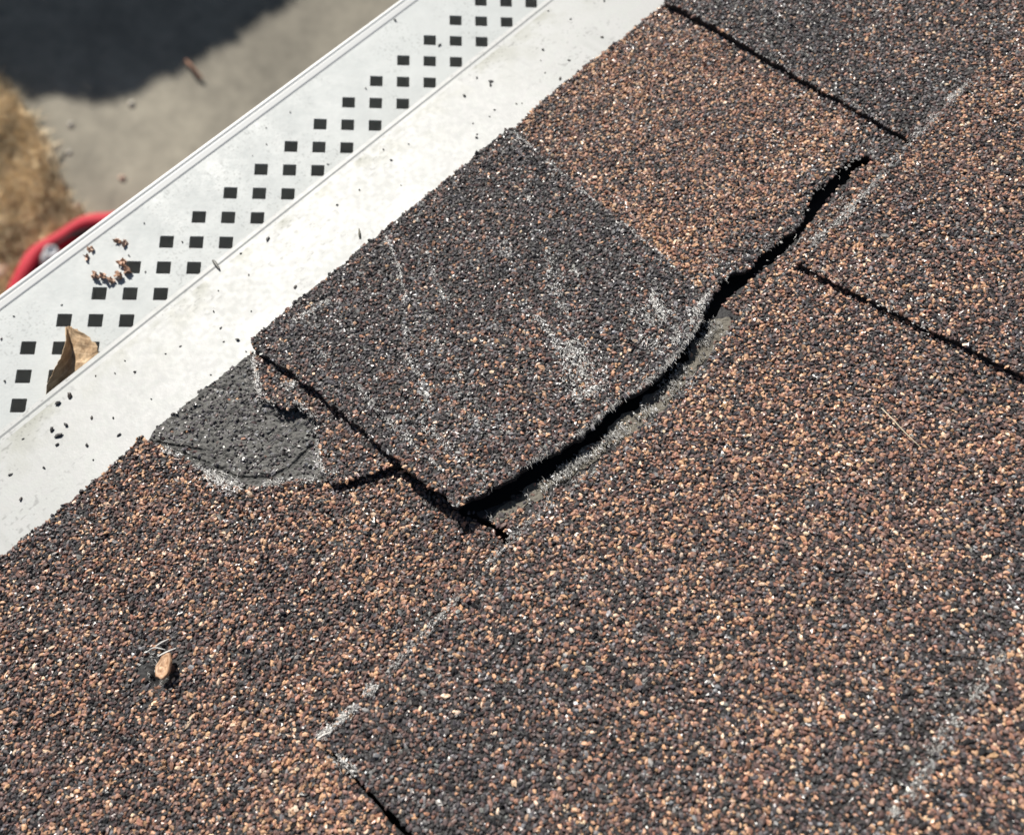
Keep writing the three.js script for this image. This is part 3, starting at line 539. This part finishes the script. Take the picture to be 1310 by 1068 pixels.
function fibreThing(name, label, category, pts, h, r, rgb) {
  const q = pts.map(([x, y], i) => { const e = at(x, y, h(i)); return roofPos(e[0], e[1], h(i)); });
  const o = q[0].clone(), c = new THREE.CatmullRomCurve3(q.map(v => v.sub(o))), n = 16, g = new THREE.TubeGeometry(c, n, r, 6), p = g.attributes.position, v = new THREE.Vector3();
  for (let i = 0; i < p.count; i++) { const t = Math.floor(i / 7) / n; c.getPointAt(t, v); const k = 0.35 + 0.65 * Math.sin(Math.PI * Math.min(1, t * 0.8 + 0.2)); p.setXYZ(i, v.x + (p.getX(i) - v.x) * k, v.y + (p.getY(i) - v.y) * k, v.z + (p.getZ(i) - v.z) * k); }
  g.computeVertexNormals();
  const m = mesh(name, g, std(rgb, 0.5)); m.position.copy(o); return tag(m, label, category);
}
fibreThing('dry_needle', 'upper pale dry needle beside the popped nail', 'needle', [[199, 827], [207, 822], [216, 817]], i => L1 + 2.2, 0.00042, [0.42, 0.41, 0.39]);
fibreThing('dry_needle', 'lower pale dry needle just above the popped nail head', 'needle', [[202, 840], [212, 835], [225, 829]], i => L1 + 2.4, 0.00048, [0.46, 0.45, 0.43]);
fibreThing('dry_needle', 'thin forked grey needle between the two others beside the popped nail', 'needle', [[188, 834], [196, 829], [211, 831]], i => L1 + 2.1, 0.0003, [0.38, 0.38, 0.37]);
fibreThing('straw_fibre', 'fine pale straw hair lying on the shingles right of centre', 'straw', [[1128, 522], [1142, 536], [1157, 552], [1178, 572]], i => C2B + 2.1 + (i === 1 ? 0.5 : 0), 0.00026, [0.55, 0.47, 0.34]);
fibreThing('straw_fibre', 'short pale straw fibre left of the lower joint, lying at the lit butt edge', 'straw', [[405, 946], [414, 940], [424, 936]], i => C2B + 1.6, 0.0003, [0.6, 0.58, 0.55]);
fibreThing('seed_husk', 'small grey seed husk stuck upright where shingles meet the flashing', 'seed', [[461, 306], [460, 300], [459, 292]], i => 3 + i * 1.5, 0.00065, [0.28, 0.27, 0.22]);
fibreThing('seed_husk', 'dark seed husk on the gutter cover by the flashing lip', 'seed', [[272, 333], [276, 338], [280, 344]], i => 0.9, 0.0007, [0.12, 0.12, 0.11]);

// the dry curled leaf
{
  const Lr = [[56, 514, 1.0], [60, 492, 4], [67, 476, 5.8], [77, 458, 6.6], [83, 440, 6.2], [84, 418, 3.8]];
  const Fo = [[92, 490, 0.4], [94, 480, 0.5], [93, 464, 0.8], [92, 449, 1.2], [89, 434, 2.0], [86, 417, 3.5]];
  const Rr = [[122, 466, 0.8], [126, 457, 2.4], [125, 450, 3.0], [119, 437, 3.2], [107, 427, 3.2], [89, 418, 3.4]];
  const cv = a => new THREE.CatmullRomCurve3(a.map(([x, y, h]) => { const q = atP(x, y, h); return platePos(q[0], q[1], h); }));
  const cl = cv(Lr), cf = cv(Fo), cr = cv(Rr), NU = 28, NV = 36, pos = [], uv = [], idx = [], org = cf.getPoint(0);
  for (let j = 0; j <= NV; j++) for (let i = 0; i <= NU; i++) {
    const v = j / NV, u = i / NU * 2 - 1, a = u < 0 ? cl.getPoint(v) : cr.getPoint(v), f = cf.getPoint(v), t = Math.abs(u);
    const p = f.clone().lerp(a, t); const belly = Math.sin(Math.PI * t) * (u < 0 ? -0.0009 : 0.0008) * (1 - v * 0.6);
    const crinkle = (fbm(u * 5 + 9, v * 7, 7) - 0.5) * (u > 0 ? 0.0028 : 0.0009) * Math.min(1, t * 3) * (1 - v * 0.5) + (vn(u * 16, v * 20, 9) - 0.5) * (u > 0 ? 0.0006 : 0.0002);
    const rim = t > 0.97 ? (vn(v * 24, u, 12) - 0.5) * 0.0012 : 0;
    p.addScaledVector(PN, belly + crinkle); p.x += rim; pos.push(p.x - org.x, p.y - org.y, p.z - org.z); uv.push(i / NU, v);
  }
  for (let j = 0; j < NV; j++) for (let i = 0; i < NU; i++) { const a = j * (NU + 1) + i; idx.push(a, a + 1, a + NU + 2, a, a + NU + 2, a + NU + 1); }
  const n0 = pos.length / 3, g0 = new THREE.BufferGeometry(); g0.setAttribute('position', new THREE.Float32BufferAttribute(pos, 3)); g0.setIndex(idx); g0.computeVertexNormals();
  const nn = g0.attributes.normal.array, P2 = pos.slice(), U2 = uv.slice(), I2 = idx.slice();
  for (let i = 0; i < n0; i++) { P2.push(pos[i * 3] - nn[i * 3] * 0.00022, pos[i * 3 + 1] - nn[i * 3 + 1] * 0.00022, pos[i * 3 + 2] - nn[i * 3 + 2] * 0.00022); U2.push(uv[i * 2], uv[i * 2 + 1]); }
  for (let k = 0; k < idx.length; k += 3) I2.push(idx[k] + n0, idx[k + 2] + n0, idx[k + 1] + n0);
  const ring = []; for (let i = 0; i <= NU; i++) ring.push(i); for (let j = 1; j <= NV; j++) ring.push(j * (NU + 1) + NU); for (let i = NU - 1; i >= 0; i--) ring.push(NV * (NU + 1) + i); for (let j = NV - 1; j > 0; j--) ring.push(j * (NU + 1));
  ring.forEach((a, k) => { const b = ring[(k + 1) % ring.length]; I2.push(a, a + n0, b + n0, a, b + n0, b); });
  const g = new THREE.BufferGeometry(); g.setAttribute('position', new THREE.Float32BufferAttribute(P2, 3)); g.setAttribute('uv', new THREE.Float32BufferAttribute(U2, 2)); g.setIndex(I2); g.computeVertexNormals();
  const tx = texture(256, (u, v) => { const a = fbm(u * 8, v * 10, 31), b = vn(u * 40, v * 40, 32), s = Math.abs(((v * 6 + Math.abs(u - 0.5) * 3) % 1) - 0.5) < 0.05 ? 0.09 : 0; return [0.83 - 0.24 * a - 0.12 * b + s, 0.735 - 0.25 * a - 0.12 * b + s, 0.60 - 0.24 * a - 0.1 * b + s]; }, 1);
  const m = mesh('dry_leaf', g, new THREE.MeshPhysicalMaterial({ map: tx, roughness: 0.8, side: THREE.DoubleSide }));
  m.position.copy(org); tag(m, 'curled dry tan leaf standing on the gutter cover against the flashing lip', 'leaf');
}
// crumbs of dried blossom
{
  const tints = [[0.52, 0.34, 0.25], [0.42, 0.26, 0.18], [0.62, 0.45, 0.35], [0.3, 0.18, 0.12]].map(c => std(c, 0.85));
  const clump = (label, spots) => {
    const q0 = atP(spots[0][0], spots[0][1]), t = base('dried_blossom'); t.position.copy(platePos(q0[0], q0[1], 0)); t.rotation.x = -COVER; tag(t, label, 'dried blossom');
    for (const [x, y, r, n] of spots) for (let k = 0; k < n * 1.8; k++) {
      const q = atP(x + gauss() * r, y + gauss() * r), d = (0.8 + rnd() * 1.3) / 1000;
      const m = mesh('petal', chips[Math.floor(rnd() * 5)], tints[Math.floor(rnd() * 4)], t);
      m.position.set((q[0] - q0[0]) / 1000, d * 0.3 + rnd() * (n > 6 ? 0.0014 : 0.0003), (q[1] - q0[1]) / 1000); m.rotation.set(rnd() * 6, rnd() * 6, rnd() * 6); m.scale.set(d * 1.25, d * 0.4, d);
    }
  };
  clump('largest crumbly clump of brown dried blossom in an arc beside a square hole', [[157, 338, 3.4, 16], [163, 347, 3, 12], [153, 354, 3.2, 12], [142, 359, 2.6, 9], [132, 355, 2.8, 9], [122, 353, 3.2, 9]]);
  clump('small two-part crumb of dried blossom nearest the top of the debris', [[151, 309, 2.2, 6], [160, 312, 2.2, 6]]);
  clump('thin leftmost crumbs of dried blossom near the gutter front lip', [[116, 319, 2.4, 6], [111, 330, 2.6, 4]]);
}

// ───────────────────────── the yard below ─────────────────────────
const lawnEdge = [[-60, 60], [0, 108], [25, 138], [45, 166], [58, 195], [68, 225], [80, 250], [95, 270], [140, 300], [220, 330]].map(([x, y]) => { const p = atG(x, y); return [p.x, p.z]; });
{
  const soil = texture(512, (u, v) => { const a = fbm(u * 30, v * 30, 41); return [0.46 + 0.14 * a, 0.38 + 0.12 * a, 0.28 + 0.1 * a]; }, 1.2);
  const g = new THREE.PlaneGeometry(600, 600); g.rotateX(-Math.PI / 2); const u = g.attributes.uv; for (let i = 0; i < u.count; i++) u.setXY(i, u.getX(i) * 600, u.getY(i) * 600);
  const m = mesh('ground', g, new THREE.MeshStandardMaterial({ map: soil, roughness: 0.95 })); m.position.y = GROUND - 0.006; m.userData.kind = 'structure';
  const con = texture(1024, (u, v) => { const a = fbm(u * 6, v * 6, 44), b = fbm(u * 40, v * 40, 45), s = sm(0.74, 0.85, vn(u * 70, v * 70, 46)), k = 0.5 + 0.18 * (a - 0.5) + 0.09 * (b - 0.5) + 0.1 * (fbm(u * 2.2, v * 2.2, 47) - 0.5) - 0.02 * s; return [k * 1.04, k, k * 0.90]; }, 1.6);
  const sh = new THREE.Shape([...lawnEdge.map(([x, z]) => new THREE.Vector2(x, -z)), new THREE.Vector2(1.2, 0.9), new THREE.Vector2(9, 0.9), new THREE.Vector2(9, 9), new THREE.Vector2(lawnEdge[0][0] - 0.6, 9), new THREE.Vector2(lawnEdge[0][0] - 0.4, 4)]);
  const cg = new THREE.ExtrudeGeometry(sh, { depth: 0.06, bevelEnabled: false }); cg.rotateX(-Math.PI / 2); cg.translate(0, -0.06, 0);
  const cm = mesh('concrete_path', cg, new THREE.MeshStandardMaterial({ map: con, roughness: 0.9, bumpMap: con, bumpScale: 0.002 })); cm.position.y = GROUND; cm.userData.kind = 'structure';
  // dry grass
  const bl = new THREE.ConeGeometry(0.5, 1, 3, 4); bl.translate(0, 0.5, 0); { const p = bl.attributes.position; for (let i = 0; i < p.count; i++) { const y = p.getY(i); p.setX(i, p.getX(i) + y * y * 0.55); } } bl.computeVertexNormals();
  const lawn = outline([...lawnEdge.map(([x, z]) => [x * 1000, z * 1000]), [1200, -900], [-1800, -900], [-1800, -3600], [lawnEdge[0][0] * 1000 - 300, -3600]]);
  const list = []; for (let k = 0; k < 260000 && list.length < 110000; k++) { const x = mix(-1500, 1200, rnd()), z = mix(-3000, -900, rnd()), d = lawn.sd(x, z); if (d < -35 * rnd() * rnd()) continue; list.push([x / 1000, z / 1000]); }
  const gm = new THREE.InstancedMesh(bl, std([1, 1, 1], 0.8), list.length);
  list.forEach(([x, z], k) => {
    const t = fbm(x * 9, z * 9, 48), l = 0.03 + rnd() * 0.055, b = 0.55 + rnd() * 0.6;
    MX.compose(V.set(x, GROUND, z), Q.setFromEuler(EU.set(gauss() * 1.5, rnd() * 6.28, gauss() * 1.5)), S.set(0.006 + rnd() * 0.004, l, 0.003)); gm.setMatrixAt(k, MX);
    gm.setColorAt(k, t > 0.62 ? C.setRGB(0.6 * b, 0.49 * b, 0.33 * b) : C.setRGB(0.98 * b, 0.8 * b, 0.54 * b));
  });
  gm.name = nm('dry_grass'); gm.castShadow = gm.receiveShadow = true; gm.userData.kind = 'stuff'; gm.userData.label = 'straw coloured dry lawn grass beside the concrete'; gm.userData.category = 'grass'; scene.add(gm);
}
// red tub with a wide rim, half hidden by the gutter
{
  const a = atG(28, 358, GROUND + 0.2), b = atG(150, 282, GROUND + 0.2), ax = Math.atan2(-(b.z - a.z), b.x - a.x), L = a.distanceTo(b);
  const n = new THREE.Vector3(b.z - a.z, 0, -(b.x - a.x)).normalize(); if (n.z < 0) n.negate();   // towards the house
  const c = a.clone().add(b).multiplyScalar(0.5).addScaledVector(n, 0.098);
  const t = base('red_tub', [c.x, GROUND, c.z]); t.rotation.y = ax; tag(t, 'red curved tub with a dark hollow, half hidden by the gutter at left', 'tub');
  const prof = [[0, 0.01], [0.6, 0.012], [0.68, 0.05], [0.72, 0.165], [0.76, 0.19], [0.84, 0.2], [0.94, 0.198], [1.0, 0.182], [1.0, 0.165], [0.9, 0.15], [0.84, 0.02], [0.8, 0], [0, 0]].map(p => new THREE.Vector2(...p));
  const g = new THREE.LatheGeometry(prof, 160), p = g.attributes.position;
  for (let i = 0; i < p.count; i++) { const x = p.getX(i), z = p.getZ(i), an = Math.atan2(z, x), k = 1 + 0.02 * Math.sin(an * 9); p.setXYZ(i, x * (L / 2 + 0.095) * k, p.getY(i) + 0.006 * Math.sin(an * 5) * Math.hypot(x, z), z * 0.2 * k); }
  g.computeVertexNormals(); mesh('tub_body', g, std([0.46, 0.012, 0.03], 0.75), t);
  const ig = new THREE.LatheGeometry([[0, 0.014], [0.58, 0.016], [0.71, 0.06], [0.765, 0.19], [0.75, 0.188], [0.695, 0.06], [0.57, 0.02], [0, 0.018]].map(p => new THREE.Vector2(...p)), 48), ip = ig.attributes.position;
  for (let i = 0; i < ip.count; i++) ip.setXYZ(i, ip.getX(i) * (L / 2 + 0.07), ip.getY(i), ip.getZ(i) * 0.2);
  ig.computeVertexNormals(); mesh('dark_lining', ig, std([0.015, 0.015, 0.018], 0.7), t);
}
{
  const q = atG(66, 345, GROUND + 0.2), t = base('plastic_bottle', [q.x, q.y, q.z]); tag(t, 'small pale grey bottle with a white ring standing at the red rim', 'bottle');
  const pr = [[0, 0], [0.028, 0], [0.031, 0.004], [0.031, 0.05], [0.029, 0.056], [0.031, 0.062], [0.031, 0.1], [0.026, 0.115], [0.014, 0.128], [0.013, 0.14], [0, 0.14]].map(p => new THREE.Vector2(...p));
  const m1 = new THREE.MeshPhysicalMaterial({ roughness: 0.25, transmission: 0.35, thickness: 0 }); m1.color.setRGB(0.6, 0.6, 0.64);
  mesh('bottle_body', new THREE.LatheGeometry(pr, 28), m1, t);
  const cap = new THREE.LatheGeometry([[0, 0.141], [0.015, 0.141], [0.0165, 0.144], [0.0165, 0.158], [0.014, 0.162], [0, 0.162]].map(p => new THREE.Vector2(...p)), 24); mesh('cap', cap, std([0.6, 0.6, 0.63], 0.35), t);
  const ring = new THREE.TorusGeometry(0.016, 0.0035, 8, 28); ring.rotateX(Math.PI / 2); ring.translate(0, 0.164, 0); mesh('ring', ring, std([0.8, 0.8, 0.8], 0.3), t);
  t.rotation.set(0.35, 0.4, -0.2);
}
{
  const stone = (px, py, s, rgb, label, seed2) => {
    const g = mergeVertices(new THREE.IcosahedronGeometry(1, 3).deleteAttribute('normal').deleteAttribute('uv')), p = g.attributes.position;
    for (let i = 0; i < p.count; i++) { const k = 0.75 + 0.5 * fbm(p.getX(i) * 1.4 + seed2, p.getZ(i) * 1.4 + p.getY(i), seed2); p.setXYZ(i, p.getX(i) * k, p.getY(i) * k * 0.6, p.getZ(i) * k * 0.8); }
    g.computeVertexNormals(); const q = atG(px, py), m = mesh('pebble', g, std(rgb, 0.85)); m.scale.setScalar(s); m.position.set(q.x, GROUND + s * 0.35, q.z); tag(m, label, 'pebble');
  };
  stone(168, 133, 0.012, [0.5, 0.47, 0.4], 'pale round pebble on concrete just below the big shadow', 3);
  stone(90, 160, 0.010, [0.48, 0.45, 0.4], 'pale pebble on concrete near the dry grass edge', 4);
  stone(156, 228, 0.012, [0.52, 0.36, 0.28], 'pinkish pebble on concrete nearest the gutter front lip', 5);
  stone(98, 265, 0.017, [0.5, 0.38, 0.28], 'peach coloured pebble where grass, concrete and red tub meet', 6);
  stone(4, 350, 0.034, [0.6, 0.44, 0.36], 'larger pink stone at the left frame edge beside the red tub', 7);
  stone(88, 195, 0.009, [0.5, 0.47, 0.42], 'tiny pale pebble on concrete close to the lawn', 8);
}
{
  const q = [[238, 80], [246, 90], [258, 103]].map(([x, y], i) => atG(x, y).add(new THREE.Vector3(0, 0.012 + (i === 1 ? 0.015 : 0), 0))), o = q[0].clone();
  const g = new THREE.TubeGeometry(new THREE.CatmullRomCurve3(q.map(v => v.clone().sub(o))), 12, 0.0065, 7);
  const m = mesh('dry_twig', g, std([0.26, 0.14, 0.09], 0.85)); m.position.copy(o); tag(m, 'short reddish brown twig at the edge of the ground shadow', 'twig');
  const q2 = [[62, 215], [70, 202], [79, 188]].map(([x, y]) => atG(x, y).add(new THREE.Vector3(0, 0.02, 0))), o2 = q2[0].clone();
  const m2 = mesh('dry_twig', new THREE.TubeGeometry(new THREE.CatmullRomCurve3(q2.map(v => v.clone().sub(o2))), 8, 0.004, 6), std([0.16, 0.13, 0.1], 0.85)); m2.position.copy(o2); tag(m2, 'thin grey twig leaning out of the dry grass onto concrete', 'twig');
}
// the bush beyond the picture whose shadow lies on the concrete
{
  // [pixel of the tip of the shadow, radius, height]
  const lobes = [[75, 120, 0.42, 1.75], [160, 122, 0.42, 1.7], [20, 98, 0.4, 1.75], [225, 92, 0.4, 1.8], [285, 58, 0.42, 1.8], [345, 18, 0.42, 1.8], [100, 40, 0.6, 1.85], [230, 10, 0.6, 1.9], [400, -40, 0.5, 1.85]];
  const tip = (px, py, r) => atG(px, py).addScaledVector(new THREE.Vector3(SUN.x, 0, SUN.z).normalize(), r / SUN.y);
  const c0 = tip(150, 60, 0.5).addScaledVector(SUN, 1.75 / SUN.y), t = base('round_bush', [c0.x, GROUND, c0.z]); tag(t, 'dense round dark green bush standing in the yard beyond the picture', 'bush');
  const leaf = new THREE.SphereGeometry(0.5, 6, 4); leaf.scale(1, 0.12, 0.55);
  const spots = [], cores = [];
  for (const [px, py, r, h] of lobes) {
    const c = tip(px, py, r).addScaledVector(SUN, h / SUN.y);
    const core = new THREE.IcosahedronGeometry(r * 0.93, 3); core.translate(c.x - c0.x, c.y - GROUND, c.z - c0.z); cores.push(core);
    for (let k = 0; k < 5000; k++) { V.set(gauss(), gauss(), gauss()).normalize().multiplyScalar(r * (0.95 + rnd() * 0.06)); spots.push([V.x + c.x - c0.x, V.y + c.y - GROUND, V.z + c.z - c0.z]); }
  }
  mesh('inner_twigs', mergeGeometries(cores), std([0.03, 0.035, 0.02], 0.95), t);
  const m = new THREE.InstancedMesh(leaf, std([1, 1, 1], 0.7), spots.length);
  spots.forEach(([x, y, z], k) => { MX.compose(V.set(x, y, z), Q.setFromEuler(EU.set(rnd() * 6, rnd() * 6, rnd() * 6)), S.setScalar(0.026 + rnd() * 0.02)); m.setMatrixAt(k, MX); const b = 0.6 + rnd() * 0.7; m.setColorAt(k, C.setRGB(0.05 * b, 0.085 * b, 0.03 * b)); });
  m.name = 'leaves'; m.userData.kind = 'stuff'; m.castShadow = m.receiveShadow = true; t.add(m);
  const tr = new THREE.CylinderGeometry(0.05, 0.09, 1.4, 12); tr.translate(0, 0.7, 0); mesh('trunk', tr, std([0.12, 0.09, 0.06], 0.9), t);
}
renderer.render(scene, camera);
